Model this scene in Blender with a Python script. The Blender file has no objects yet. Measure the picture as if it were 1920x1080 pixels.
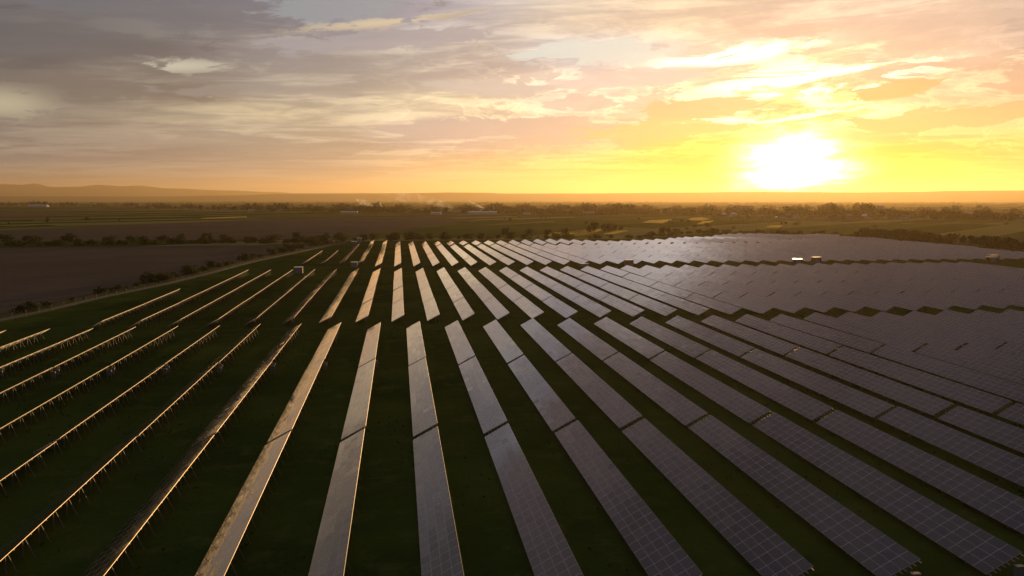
import bpy, bmesh, math, random
from mathutils import Vector, Matrix
R = math.radians
random.seed(7)
scene = bpy.context.scene
COL = scene.collection

# ------------------------------------------------------------------ camera
CAM_Z = 34.0
cam_d = bpy.data.cameras.new("camera"); cam = bpy.data.objects.new("camera", cam_d); COL.objects.link(cam)
cam.location = (0, 0, CAM_Z)
cam.rotation_euler = (R(90 - 6.315), 0, R(-8.04))
cam_d.sensor_width = 36; cam_d.lens = 28.125
cam_d.clip_start = 0.5; cam_d.clip_end = 90000
scene.camera = cam

# ------------------------------------------------------------------ exposure / render
vs = scene.view_settings
vs.view_transform = 'Standard'; vs.look = 'None'; vs.exposure = 0.0; vs.gamma = 1.0; vs.use_curve_mapping = False
scene.render.engine = 'CYCLES'
cy = scene.cycles
cy.use_denoising = True
cy.max_bounces = 5; cy.diffuse_bounces = 2; cy.glossy_bounces = 3; cy.transmission_bounces = 2
cy.volume_bounces = 0; cy.transparent_max_bounces = 8
cy.sample_clamp_indirect = 6

# ------------------------------------------------------------------ sun
SUN_AZ = 27.1      # degrees from +Y towards +X
SUN_EL = 2.9
SUN_COL = (1.0, 0.60, 0.25)
sl = bpy.data.lights.new("sun", 'SUN'); sun = bpy.data.objects.new("sun", sl); COL.objects.link(sun)
sl.energy = 5.0; sl.angle = R(0.5); sl.color = SUN_COL
sd = Vector((math.sin(R(SUN_AZ)) * math.cos(R(SUN_EL)), math.cos(R(SUN_AZ)) * math.cos(R(SUN_EL)), math.sin(R(SUN_EL))))
sun.rotation_euler = (-sd).to_track_quat('-Z', 'Y').to_euler()

# ------------------------------------------------------------------ node expression helper
class G:
    """tiny helper that writes float / vector expressions as nodes"""
    def __init__(s, nt): s.nt = nt
    def link(s, a, sock):
        if hasattr(a, 'links') or isinstance(a, bpy.types.NodeSocket): s.nt.links.new(a, sock)
        else: sock.default_value = a
    def m(s, op, a, b=None, c=None, clamp=False):
        n = s.nt.nodes.new('ShaderNodeMath'); n.operation = op; n.use_clamp = clamp
        s.link(a, n.inputs[0])
        if b is not None: s.link(b, n.inputs[1])
        if c is not None: s.link(c, n.inputs[2])
        return n.outputs[0]
    def v(s, op, a, b=None, scale=None):
        n = s.nt.nodes.new('ShaderNodeVectorMath'); n.operation = op
        s.link(a, n.inputs[0])
        if b is not None: s.link(b, n.inputs[1])
        if scale is not None: s.link(scale, n.inputs['Scale'])
        return n.outputs['Value'] if op in ('LENGTH', 'DISTANCE', 'DOT_PRODUCT') else n.outputs[0]
    def add(s, a, b): return s.m('ADD', a, b)
    def sub(s, a, b): return s.m('SUBTRACT', a, b)
    def mul(s, a, b): return s.m('MULTIPLY', a, b)
    def div(s, a, b): return s.m('DIVIDE', a, b)
    def xyz(s, a):
        n = s.nt.nodes.new('ShaderNodeSeparateXYZ'); s.link(a, n.inputs[0]); return n.outputs[0], n.outputs[1], n.outputs[2]
    def vec(s, x, y, z):
        n = s.nt.nodes.new('ShaderNodeCombineXYZ'); s.link(x, n.inputs[0]); s.link(y, n.inputs[1]); s.link(z, n.inputs[2]); return n.outputs[0]
    def noise(s, vec, scale, detail=4, rough=0.55, dist=0.0, lac=2.0, color=False):
        n = s.nt.nodes.new('ShaderNodeTexNoise'); s.link(vec, n.inputs['Vector'])
        n.inputs['Scale'].default_value = scale; n.inputs['Detail'].default_value = detail
        n.inputs['Roughness'].default_value = rough; n.inputs['Distortion'].default_value = dist; n.inputs['Lacunarity'].default_value = lac
        return n.outputs['Color' if color else 'Fac']
    def white(s, vec, color=False):
        n = s.nt.nodes.new('ShaderNodeTexWhiteNoise'); s.link(vec, n.inputs['Vector']); return n.outputs['Color' if color else 'Value']
    def sstep(s, x, a, b, lo=0.0, hi=1.0):
        n = s.nt.nodes.new('ShaderNodeMapRange'); n.interpolation_type = 'SMOOTHSTEP'
        s.link(x, n.inputs[0]); s.link(a, n.inputs[1]); s.link(b, n.inputs[2]); s.link(lo, n.inputs[3]); s.link(hi, n.inputs[4])
        return n.outputs[0]
    def mix(s, f, a, b):
        n = s.nt.nodes.new('ShaderNodeMix'); n.data_type = 'RGBA'
        s.link(f, n.inputs[0])
        for k, val in ((6, a), (7, b)):
            if isinstance(val, (tuple, list)): n.inputs[k].default_value = (*val[:3], 1)
            else: s.link(val, n.inputs[k])
        return n.outputs[2]

def lin(c):
    return tuple(((v / 255) / 12.92 if v / 255 <= 0.04045 else ((v / 255 + 0.055) / 1.055) ** 2.4) for v in c)

# ------------------------------------------------------------------ world: sunset sky with broken cloud
world = bpy.data.worlds.new("World"); scene.world = world; world.use_nodes = True
nt = world.node_tree; nt.nodes.clear(); g = G(nt)
tc = nt.nodes.new('ShaderNodeTexCoord')
D = g.v('NORMALIZE', tc.outputs['Generated'])
dx, dy, dz = g.xyz(D)
AZ = g.sub(g.mul(g.m('ARCTAN2', dx, dy), 57.29578), 8.04)      # degrees from the valley axis
EL = g.mul(g.m('ARCSINE', dz), 57.29578)
ELp = g.m('MAXIMUM', EL, 0.0)
# a flat cloud deck seen in perspective
den = g.add(g.m('MAXIMUM', dz, 0.0), 0.055)
Q = g.vec(g.div(dx, den), g.div(dy, den), 0.0)
warp = g.noise(Q, 0.55, 3, 0.5, color=True)
Qw = g.v('ADD', Q, g.v('SCALE', g.v('SUBTRACT', warp, (0.5, 0.5, 0.5)), scale=0.9))
Qs = g.v('MULTIPLY', Qw, (0.55, 1.0, 1.0))
rot = nt.nodes.new('ShaderNodeVectorRotate'); rot.rotation_type = 'Z_AXIS'; rot.inputs['Angle'].default_value = R(24)
nt.links.new(Qs, rot.inputs['Vector'])
n_big = g.noise(rot.outputs[0], 0.85, 8, 0.60, 0.4)
n_mid = g.noise(rot.outputs[0], 2.6, 8, 0.64, 0.5)
# small puffs in angular space: nearly isotropic for the eye
Aw = g.vec(g.mul(AZ, 0.062), g.mul(g.m('POWER', ELp, 0.85), 0.30), 0.0)
n_puff = g.noise(Aw, 2.3, 8, 0.60, 0.6)
n_str = g.noise(g.vec(g.mul(AZ, 0.035), g.sub(g.mul(EL, 0.42), g.mul(AZ, 0.028)), 3.3), 2.2, 7, 0.62, 0.8)
# colour field
PTS = [
 # az, el, (srgb), size az, size el
 (-34, 13, (86, 87, 92), 7, 2.2), (-33, 9.5, (90, 88, 90), 7, 1.8), (-25, 11, (104, 103, 105), 7, 1.9), (-33, 6.2, (122, 116, 108), 6, 1.5),
 (-33, 3.2, (160, 146, 122), 6, 1.5), (-33, 1, (160, 138, 106), 6, 1.0), (-24, 7.6, (126, 119, 110), 5, 1.3), (-25, 3.2, (170, 152, 124), 6, 1.5), (-24, .8, (182, 150, 112), 6, 1.0),
 (-14, 12.8, (146, 150, 160), 6, 1.6), (-14, 10, (160, 153, 146), 6, 1.4), (-14, 7.8, (174, 164, 148), 5, 1.3), (-17, 5.2, (208, 188, 150), 5, 1.2), (-15, 2.8, (196, 174, 138), 6, 1.3), (-14, .8, (212, 172, 122), 6, 1.0),
 (-4, 12.6, (180, 174, 172), 5, 1.5), (-4, 9.5, (196, 184, 168), 5, 1.5), (-5, 6.3, (240, 220, 178), 5, 1.2), (-3, 4.1, (214, 194, 168), 5, 1.0), (-4, 2.2, (234, 200, 146), 6, 1.1), (-4, .6, (240, 200, 136), 6, .9),
 (5, 12.4, (222, 204, 176), 5, 1.4), (6, 10.2, (206, 212, 210), 4.5, 1.0), (6, 7.4, (242, 226, 202), 5, 1.3), (5, 4.4, (222, 202, 174), 5, 1.2), (6, 2, (246, 214, 130), 6, 1.2), (6, .5, (246, 206, 122), 6, .9),
 (14, 12.4, (232, 208, 176), 5, 1.4), (13, 9.4, (240, 222, 192), 4, 1.2), (12, 6.2, (234, 210, 172), 4, 1.3), (12, 3, (250, 218, 92), 4, 1.3), (12, .6, (248, 210, 84), 4, 1.0),
 (21, 12.4, (222, 198, 178), 5, 1.4), (20, 9, (250, 232, 184), 4, 1.2), (21, 6, (250, 226, 150), 4, 1.2),
 (27, 11.5, (214, 190, 172), 5, 1.8), (27, 7.6, (224, 194, 166), 4, 1.2), (27, 4.8, (230, 196, 150), 4, 1.2), (26, 2.2, (248, 222, 84), 4, 1.2), (26, .6, (246, 212, 92), 4, .9),
 (34, 11.5, (192, 174, 164), 5, 2.2), (34, 6.5, (216, 186, 158), 5, 1.7), (34, 2.4, (244, 210, 120), 5, 1.3), (34, .6, (240, 200, 120), 5, .9),
]
ae = g.vec(AZ, EL, 0.0)
acc = None; wsum = None
for a, e, c, sa, se in PTS:
    dv = g.v('MULTIPLY', g.v('SUBTRACT', ae, (a, e, 0)), (1 / sa, 1 / se, 0))
    w = g.m('EXPONENT', g.mul(g.v('DOT_PRODUCT', dv, dv), -1.0))
    cv = g.v('SCALE', lin(c), scale=w)
    acc = cv if acc is None else g.v('ADD', acc, cv)
    wsum = w if wsum is None else g.add(wsum, w)
# the rest of the dome: grey overcast, darker behind, lighter over the sunset side
side = g.v('DOT_PRODUCT', D, (math.sin(R(SUN_AZ)), math.cos(R(SUN_AZ)), 0.0))
rest = g.mix(g.sstep(side, -0.6, 0.9), lin((68, 72, 84)), lin((98, 88, 92)))
rest = g.mix(g.sstep(EL, 25, 70), rest, lin((98, 98, 106)))
acc = g.v('ADD', acc, g.v('SCALE', rest, scale=0.012)); wsum = g.add(wsum, 0.012)
base = g.v('SCALE', acc, scale=g.div(1.0, wsum))
base = g.v('MULTIPLY', base, g.mix(g.mul(g.sstep(AZ, 12, -16), g.sstep(EL, 7.0, 1.5)), (1, 1, 1), (0.74, 0.88, 1.25)))
# cloud structure
def gauss(a, e, sa, se, tilt=0.0):
    x = g.sub(AZ, a); y = g.sub(EL, e)
    if tilt: y = g.sub(y, g.mul(x, tilt))
    return g.m('EXPONENT', g.mul(g.add(g.m('POWER', g.div(x, sa), 2.0), g.m('POWER', g.div(y, se), 2.0)), -1.0))
fade_h = g.sstep(EL, 0.4, 3.5)
leftness = g.sstep(AZ, 12, -14)
d1 = g.add(g.mul(n_big, 0.50), g.add(g.mul(n_mid, 0.26), g.mul(n_str, 0.24)))
cl = g.sstep(d1, 0.44, 0.55)
shade_col = g.v('MULTIPLY', base, (0.68, 0.705, 0.79))
lit_col = g.v('MULTIPLY', base, (1.22, 1.19, 1.14))
skyc = g.mix(g.mul(cl, g.add(g.mul(fade_h, 0.8), 0.2)), lit_col, shade_col)
# thin bright rims where the deck is torn
tear = g.m('EXPONENT', g.mul(g.m('POWER', g.mul(g.sub(d1, 0.452), 75.0), 2.0), -1.0))
tear = g.mul(tear, g.mul(fade_h, g.sstep(n_puff, 0.45, 0.62)))
skyc = g.v('ADD', skyc, g.v('SCALE', lin((150, 128, 84)), scale=g.mul(tear, g.mul(g.sstep(AZ, -20, 6), g.mul(g.sstep(EL, 19, 14), 0.5)))))
# soft horizontal streaks low over the plain
n_low = g.noise(g.vec(g.mul(AZ, 0.05), g.mul(EL, 1.1), 5.0), 1.4, 6, 0.6, 0.6)
low = g.m('EXPONENT', g.mul(g.m('POWER', g.mul(g.sub(EL, 2.6), 0.42), 2.0), -1.0))
skyc = g.mix(g.mul(g.mul(g.sstep(n_low, 0.46, 0.62), low), g.add(0.25, g.mul(leftness, 0.15))), skyc, g.v('MULTIPLY', base, (0.74, 0.72, 0.80)))
# puffs with shaded bellies across the middle sky
n_puff2 = g.noise(g.vec(g.sub(g.mul(AZ, 0.085), g.mul(EL, 0.05)), g.mul(g.m('POWER', ELp, 0.9), 0.34), 2.2), 3.4, 9, 0.62, 0.5)
pm = g.sstep(g.add(g.mul(n_puff, 0.6), g.mul(n_puff2, 0.4)), 0.49, 0.53)
pm_edge = g.mul(g.sub(1.0, pm), g.sstep(g.add(g.mul(n_puff, 0.6), g.mul(n_puff2, 0.4)), 0.455, 0.49))
pmask = g.mul(pm, g.mul(fade_h, g.m('EXPONENT', g.mul(g.m('POWER', g.mul(g.sub(EL, 6.4), 0.24), 2.0), -1.0))))
pmask = g.mul(pmask, g.sstep(AZ, -12, 4))
skyc = g.mix(g.mul(pmask, 0.85), skyc, g.v('MULTIPLY', base, (0.68, 0.645, 0.76)))
pedge = g.mul(pm_edge, g.mul(fade_h, g.mul(g.sstep(AZ, -16, 6), g.m('EXPONENT', g.mul(g.m('POWER', g.mul(g.sub(EL, 6.5), 0.24), 2.0), -1.0)))))
skyc = g.v('ADD', skyc, g.v('SCALE', lin((130, 112, 72)), scale=g.mul(pedge, 0.9)))
# torn, burning cloud edges round the sun
n_sun = g.noise(g.vec(g.mul(AZ, 0.05), g.sub(g.mul(EL, 0.30), g.mul(AZ, 0.016)), 8.1), 2.6, 9, 0.62, 1.0)
gap = g.sstep(n_sun, 0.475, 0.535)
burn = g.mul(gap, g.add(gauss(19, 7.6, 5.5, 1.25, .03), g.add(gauss(15, 9.6, 5.5, .6, .10), g.add(g.mul(gauss(18, 5.5, 7, .6, .02), .8), g.mul(gauss(25, 8.0, 4.5, .5, .12), .7)))))
skyc = g.v('ADD', skyc, g.v('SCALE', (1.2, 1.08, 0.74), scale=g.mul(burn, 1.15)))
# a few banks that stand where they stand in the evening sky
nbb = g.add(g.mul(g.sub(n_str, 0.5), 1.6), g.add(g.mul(g.sub(n_puff2, 0.5), 2.4), g.mul(g.sub(n_puff, 0.5), 1.0)))
def bank(a, e, sa, se, col, amt, tilt=0.0, lo=0.38, hi=0.68, rim=False):
    global skyc
    if rim:
        gs = gauss(a, e, sa, se, tilt); f = g.mul(gs, g.sstep(g.add(gs, g.mul(nbb, 2.2)), lo, hi))
        skyc = g.mix(g.mul(f, amt), skyc, lin(col)); return
    gs = gauss(a, e, sa, se, tilt); f = g.mul(g.sstep(g.add(gs, g.mul(nbb, 1.05)), lo, hi), g.sstep(gs, 0.03, 0.30))
    skyc = g.mix(g.mul(f, amt), skyc, lin(col))
bank(-22, 12.6, 15, 2.0, (100, 102, 108), .75, .02, .25, .6)
bank(-30, 9.6, 9, 1.0, (90, 90, 95), .75, .02, .25, .55)
bank(-31, 7.0, 10, .8, (108, 102, 98), .80, .0, .25, .55)
bank(-12, 12.6, 5, 1.0, (142, 149, 152), .85, .05, .28, .55)
bank(-8.5, 10.8, 8, .7, (158, 152, 154), .85, .09, .28, .55)
bank(-15, 7.3, 8, .5, (152, 144, 136), .55, .02)
bank(0.5, 4.8, 8.5, .9, (184, 168, 160), .92, .02, .30, .5)
bank(-18, 3.6, 9, .8, (150, 142, 132), .6, .01, .32, .6)
bank(5.5, 10.2, 5, .8, (206, 216, 204), .9, .0, .28, .55)
bank(14.2, 6.3, 6.0, .75, (206, 170, 136), .95, .03, .36, .52)
bank(11, 4.8, 6, .6, (214, 180, 128), .85, .03, .36, .52)
bank(28, 4.9, 6.5, .8, (208, 170, 130), .92, .05, .36, .52)
bank(27.5, 10.8, 8.0, 2.3, (200, 176, 160), .62, .02, .30, .62)
bank(8, 8.2, 6, .6, (206, 192, 184), .85, .03, .42, .58)
bank(5, 6.6, 4.5, .45, (202, 182, 172), .85, .0, .42, .58)
bank(-2, 7.6, 5, .5, (196, 184, 172), .7, .0, .45, .62)
bank(25, 6.9, 2.8, .42, (200, 160, 118), .95, .10, .36, .5)

bank(-22.5, 8.5, 4.6, .55, (222, 210, 180), .75, .07, .35, .95, True)
bank(-32, 5.7, 2.6, .9, (196, 182, 150), .9, .0, .35, .8, True)
bank(-9, 11.9, 6.5, .40, (218, 194, 158), .9, .13, .3, .75, True)
# disc glow
core = g.m('EXPONENT', g.mul(g.m('MAXIMUM', g.add(g.m('LOGARITHM', g.m('MAXIMUM', gauss(19.1, 2.0, 3.7, 2.1), 1e-6), 2.718282), g.mul(nbb, -1.1)), -40.0), 1.0))
core = g.m('MINIMUM', core, 1.0)
skyc = g.v('MULTIPLY', skyc, g.mix(gauss(18.5, 1.4, 11.5, 2.2), (1, 1, 1), (0.88, 0.72, 0.20)))
skyc = g.v('ADD', skyc, g.v('SCALE', (1.0, 0.78, 0.10), scale=g.mul(gauss(19.1, 1.8, 4.2, 1.9), 0.45)))
skyc = g.v('ADD', skyc, g.v('SCALE', (1.0, 0.92, 0.70), scale=g.mul(g.m('POWER', core, 2.0), 8.0)))
nish = nt.nodes.new('ShaderNodeTexSky'); nish.sky_type = 'NISHITA'; nish.sun_disc = False
nish.sun_elevation = R(SUN_EL); nish.sun_rotation = R(SUN_AZ); nish.air_density = 1.2; nish.dust_density = 2.0
# out-of-view lobe added to brighten far panels; cooler cast away from the sun
skyc = g.v('ADD', skyc, g.v('SCALE', (0.80, 0.72, 0.63), scale=gauss(1.5, 17.5, 7.0, 2.9)))
skyc = g.v('MULTIPLY', skyc, g.mix(g.m('MAXIMUM', g.mul(g.sstep(AZ, 24, -2), g.sstep(EL, 1.0, 5.0)), g.mul(g.sstep(EL, 4.0, 7.5), 0.85)), (1, 1, 1), (0.92, 1.01, 1.14)))
final = g.v('ADD', g.v('SCALE', skyc, scale=9.6), g.v('SCALE', nish.outputs[0], scale=0.15))
bg = nt.nodes.new('ShaderNodeBackground'); nt.links.new(final, bg.inputs[0]); bg.inputs[1].default_value = 0.1
wo = nt.nodes.new('ShaderNodeOutputWorld'); nt.links.new(bg.outputs[0], wo.inputs[0])
world.cycles.sampling_method = 'MANUAL'; world.cycles.sample_map_resolution = 512

# ------------------------------------------------------------------ materials
def material(name):
    m = bpy.data.materials.new(name); m.use_nodes = True
    m.node_tree.nodes.clear()
    out = m.node_tree.nodes.new('ShaderNodeOutputMaterial')
    p = m.node_tree.nodes.new('ShaderNodeBsdfPrincipled')
    m.node_tree.links.new(p.outputs[0], out.inputs[0])
    return m, G(m.node_tree), p, out
def simple(name, col, rough=0.7, metal=0.0, var=0.25, scale=3.0):
    m, g, p, o = material(name)
    t = g.nt.nodes.new('ShaderNodeTexCoord')
    n = g.noise(t.outputs['Object'], scale, 4, 0.6)
    f = g.add(1 - var, g.mul(n, 2 * var))
    g.nt.links.new(g.v('SCALE', col, scale=f), p.inputs['Base Color'])
    p.inputs['Roughness'].default_value = rough; p.inputs['Metallic'].default_value = metal
    return m
M = {}
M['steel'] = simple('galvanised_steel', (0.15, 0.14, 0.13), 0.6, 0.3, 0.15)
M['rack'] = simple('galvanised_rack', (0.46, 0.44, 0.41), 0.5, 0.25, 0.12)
M['alu'] = simple('aluminium_frame', (0.38, 0.30, 0.21), 0.5, 0.6, 0.08)
M['backsheet'] = simple('white_backsheet', (0.80, 0.78, 0.74), 0.55, 0, 0.05)
M['cabinet'] = simple('cabinet_grey', (0.17, 0.17, 0.17), 0.45, 0, 0.1)
M['kiosk_wall'] = simple('kiosk_wall', (0.34, 0.20, 0.14), 0.8, 0, 0.12)
M['kiosk_roof'] = simple('kiosk_roof_metal', (0.50, 0.48, 0.44), 0.2, 0.8, 0.05)
M['door'] = simple('door_paint', (0.30, 0.29, 0.28), 0.5, 0, 0.1)
M['white_wall'] = simple('white_plaster', (0.60, 0.57, 0.52), 0.85, 0, 0.12)
M['cream_wall'] = simple('cream_plaster', (0.45, 0.38, 0.30), 0.85, 0, 0.12)
M['dark_wall'] = simple('brown_wall', (0.16, 0.11, 0.08), 0.85, 0, 0.15)
M['red_roof'] = simple('tile_roof', (0.20, 0.085, 0.055), 0.6, 0, 0.25)
M['grey_roof'] = simple('slate_roof', (0.13, 0.12, 0.12), 0.42, 0, 0.2)
M['pale_roof'] = simple('pale_sheet_roof', (0.62, 0.61, 0.60), 0.3, 0.1, 0.05)
M['tin_roof'] = simple('tin_roof', (0.60, 0.58, 0.55), 0.14, 0.9, 0.05)
M['window'] = simple('window_glass', (0.03, 0.03, 0.035), 0.08, 0, 0.1)
M['post'] = simple('fence_post', (0.07, 0.06, 0.05), 0.7, 0.2, 0.15)
M['bark'] = simple('bark', (0.06, 0.042, 0.03), 0.9, 0, 0.3, 6)
M['track'] = simple('dry_track', (0.105, 0.085, 0.052), 0.95, 0, 0.35, 0.5)

def panel_material():
    m, g, p, o = material('solar_glass')
    t = g.nt.nodes.new('ShaderNodeTexCoord'); x, y, z = g.xyz(t.outputs['Object'])
    oi = g.nt.nodes.new('ShaderNodeObjectInfo'); rnd = oi.outputs['Random']
    u = g.div(x, 0.975); v = g.div(y, 1.71)
    fu = g.m('FRACT', u); fv = g.m('FRACT', v)
    eu = g.mul(g.m('MINIMUM', fu, g.sub(1.0, fu)), 0.975); ev = g.mul(g.m('MINIMUM', fv, g.sub(1.0, fv)), 1.71)
    line = g.m('MAXIMUM', g.m('LESS_THAN', eu, 0.022), g.m('LESS_THAN', ev, 0.042))
    cid = g.vec(g.m('FLOOR', u), g.m('FLOOR', v), g.mul(rnd, 91.7))
    w = g.white(cid, color=True); wx, wy, wz = g.xyz(w)
    # whole strings differ a little too
    sid = g.vec(g.m('FLOOR', g.div(u, 2.0)), g.m('FLOOR', g.div(v, 7.0)), g.mul(rnd, 57.3))
    ws = g.white(sid)
    # cells
    cu = g.m('FRACT', g.div(x, 0.1585)); cvv = g.m('FRACT', g.div(y, 0.1585))
    cell = g.m('MAXIMUM', g.m('LESS_THAN', cu, 0.035), g.m('LESS_THAN', cvv, 0.035))
    tone = g.add(0.75, g.mul(wx, 0.5))
    blue = g.mix(g.mul(ws, 0.7), (0.012, 0.012, 0.017), (0.018, 0.015, 0.016))
    col = g.v('SCALE', blue, scale=tone)
    col = g.mix(g.mul(cell, 0.30), col, (0.09, 0.09, 0.095))
    col = g.mix(line, col, (0.36, 0.35, 0.34))
    g.nt.links.new(col, p.inputs['Base Color'])
    # dust film and slightly unequal glass
    dust = g.noise(t.outputs['Object'], 0.6, 4, 0.6)
    rough = g.add(0.05, g.add(g.mul(g.m('POWER', wy, 6.0), 0.14), g.add(g.mul(ws, 0.05), g.mul(dust, 0.05))))
    rough = g.add(rough, g.mul(line, 0.25))
    g.nt.links.new(rough, p.inputs['Roughness'])
    p.inputs['IOR'].default_value = 1.55
    p.inputs['Coat Weight'].default_value = 1.0; p.inputs['Coat IOR'].default_value = 1.4; p.inputs['Coat Roughness'].default_value = 0.06
    geo = g.nt.nodes.new('ShaderNodeNewGeometry')
    tb = g.white(g.vec(g.m('FLOOR', g.div(u, 1.0)), g.m('FLOOR', g.div(v, 3.0)), g.mul(rnd, 33.1)), color=True)
    odd = g.m('GREATER_THAN', wz, 0.86)
    tilt = g.v('ADD', g.v('MULTIPLY', g.v('SUBTRACT', w, (0.5, 0.5, 0.5)), (0.004, 0.004, 0.0)), g.v('SCALE', g.v('MULTIPLY', g.v('SUBTRACT', tb, (0.5, 0.5, 0.5)), (0.009, 0.009, 0.0)), scale=1.0))
    tilt = g.v('ADD', tilt, g.v('SCALE', g.v('MULTIPLY', g.v('SUBTRACT', w, (0.5, 0.5, 0.5)), (0.020, 0.020, 0.0)), scale=odd))
    nn = g.v('NORMALIZE', g.v('ADD', geo.outputs['Normal'], tilt))
    g.nt.links.new(nn, p.inputs['Normal']); g.nt.links.new(nn, p.inputs['Coat Normal'])
    return m
M['panel'] = panel_material()

def leaf_material(name, c1, c2, trans=0.25):
    m, g, p, o = material(name)
    geo = g.nt.nodes.new('ShaderNodeNewGeometry'); oi = g.nt.nodes.new('ShaderNodeObjectInfo')
    t = g.nt.nodes.new('ShaderNodeTexCoord')
    n = g.noise(t.outputs['Object'], 4.0, 3, 0.6)
    f = g.add(g.mul(oi.outputs['Random'], 0.5), g.mul(n, 0.5))
    col = g.mix(f, c1, c2)
    g.nt.links.new(col, p.inputs['Base Color']); p.inputs['Roughness'].default_value = 0.7
    p.inputs['Specular IOR Level'].default_value = 0.15
    tr = g.nt.nodes.new('ShaderNodeBsdfTranslucent'); g.nt.links.new(col, tr.inputs[0])
    mx = g.nt.nodes.new('ShaderNodeMixShader'); mx.inputs[0].default_value = trans
    g.nt.links.new(p.outputs[0], mx.inputs[1]); g.nt.links.new(tr.outputs[0], mx.inputs[2]); g.nt.links.new(mx.outputs[0], o.inputs[0])
    return m
M['leaf'] = leaf_material('hedge_leaf', (0.030, 0.046, 0.010), (0.088, 0.105, 0.028))
M['leaf_dark'] = leaf_material('wood_leaf', (0.016, 0.018, 0.006), (0.030, 0.032, 0.010), 0.15)

def ground_material(name, cols, scale, parcels=None, bump=0.0):
    """cols: three base colours mixed by two noises; parcels: (angle, width, length) strips of farmland"""
    m, g, p, o = material(name)
    t = g.nt.nodes.new('ShaderNodeTexCoord'); P = t.outputs['Object']
    a = g.noise(P, scale, 6, 0.62); b = g.noise(P, scale * 7.3, 5, 0.65); c = g.noise(P, scale * 60, 3, 0.7)
    col = g.mix(g.sstep(a, 0.36, 0.64), cols[0], cols[1])
    col = g.mix(g.sstep(b, 0.50, 0.72, 0.0, 0.75), col, cols[2])
    if parcels:
        ang, wd, ln = parcels
        r = g.nt.nodes.new('ShaderNodeVectorRotate'); r.rotation_type = 'Z_AXIS'; r.inputs['Angle'].default_value = R(ang)
        g.nt.links.new(P, r.inputs['Vector']); x, y, z = g.xyz(r.outputs[0])
        row = g.m('FLOOR', g.div(y, ln))
        xs = g.add(g.div(x, wd), g.mul(g.white(g.vec(row, 3.1, 0.0)), 7.0))
        w = g.white(g.vec(g.m('FLOOR', xs), row, 1.7), color=True); wr, wg, wb = g.xyz(w)
        pc = g.mix(wr, (0.036, 0.062, 0.012), (0.160, 0.165, 0.040))
        pc = g.mix(g.m('GREATER_THAN', wg, 0.80), pc, (0.125, 0.088, 0.052))
        pc = g.mix(g.m('GREATER_THAN', wb, 0.84), pc, (0.30, 0.26, 0.085))
        edge = g.m('FRACT', xs); e2 = g.mul(g.m('MINIMUM', edge, g.sub(1.0, edge)), wd)
        pc = g.mix(g.mul(g.m('LESS_THAN', e2, 1.6), 0.6), pc, (0.022, 0.026, 0.010))
        col = g.mix(0.85, col, pc)
    col = g.v('SCALE', col, scale=g.add(0.72, g.mul(c, 0.56)))
    g.nt.links.new(col, p.inputs['Base Color']); p.inputs['Roughness'].default_value = 0.95
    p.inputs['Specular IOR Level'].default_value = 0.0
    if bump:
        bn = g.nt.nodes.new('ShaderNodeBump'); bn.inputs['Strength'].default_value = 0.8; bn.inputs['Distance'].default_value = bump
        g.nt.links.new(c, bn.inputs['Height']); g.nt.links.new(bn.outputs[0], p.inputs['Normal'])
    return m
M['farmland'] = ground_material('farmland', ((0.060, 0.078, 0.018), (0.10, 0.108, 0.028), (0.085, 0.080, 0.026)), 0.004, (48, 58, 420))
M['grass'] = ground_material('plant_grass', ((0.034, 0.058, 0.010), (0.064, 0.092, 0.016), (0.10, 0.108, 0.026)), 0.030, None, 0.25)
M['plough'] = ground_material('ploughed_soil', ((0.125, 0.096, 0.066), (0.155, 0.116, 0.080), (0.138, 0.104, 0.072)), 0.012, None, 0.2)
M['crop_old'] = ground_material('ripe_crop', ((0.24, 0.20, 0.062), (0.30, 0.25, 0.085), (0.20, 0.18, 0.055)), 0.02)
M['crop_green'] = ground_material('young_crop', ((0.17, 0.18, 0.045), (0.22, 0.215, 0.055), (0.15, 0.155, 0.040)), 0.02)
M['crop'] = leaf_material('standing_crop', (0.34, 0.27, 0.075), (0.44, 0.36, 0.11), 0.55)
M['stubble'] = ground_material('stubble', ((0.17, 0.115, 0.058), (0.20, 0.135, 0.068), (0.155, 0.105, 0.055)), 0.01)
M['green'] = ground_material('green_meadow', ((0.070, 0.096, 0.022), (0.110, 0.130, 0.030), (0.080, 0.094, 0.026)), 0.006)
M['hill'] = ground_material('wooded_hill', ((0.085, 0.072, 0.052), (0.11, 0.09, 0.062), (0.075, 0.066, 0.05)), 0.0006)
M['mountain'] = ground_material('hazed_mountain', ((0.17, 0.155, 0.15), (0.21, 0.19, 0.18), (0.15, 0.14, 0.135)), 0.0004)  # grey lightened, so distance haze is painted into the base colour
M['field_margin'] = ground_material('field_margin', ((0.075, 0.082, 0.024), (0.11, 0.105, 0.034), (0.085, 0.078, 0.028)), 0.05, None, 0.2)

# ------------------------------------------------------------------ builders
def mesh_obj(name, verts, faces, mats, parent=None, mat_ids=None, smooth=False):
    me = bpy.data.meshes.new(name); me.from_pydata(verts, [], faces); me.update()
    for m in (mats if isinstance(mats, (list, tuple)) else [mats]): me.materials.append(m)
    if mat_ids: me.polygons.foreach_set('material_index', mat_ids)
    if smooth: me.polygons.foreach_set('use_smooth', [True] * len(me.polygons))
    o = bpy.data.objects.new(name, me); COL.objects.link(o)
    if parent: o.parent = parent
    return o
def thing(name, label, cat, loc=(0, 0, 0), rz=0.0, group=None):
    o = bpy.data.objects.new(name, None); COL.objects.link(o); o.empty_display_size = 0.2
    o.location = loc; o.rotation_euler = (0, 0, rz)
    return tag(o, label, cat, group)
def tag(o, label, cat, group=None):
    o['label'] = label; o['category'] = cat
    if group: o['group'] = group
    return o
def kind(o, k): o['kind'] = k; return o
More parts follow.
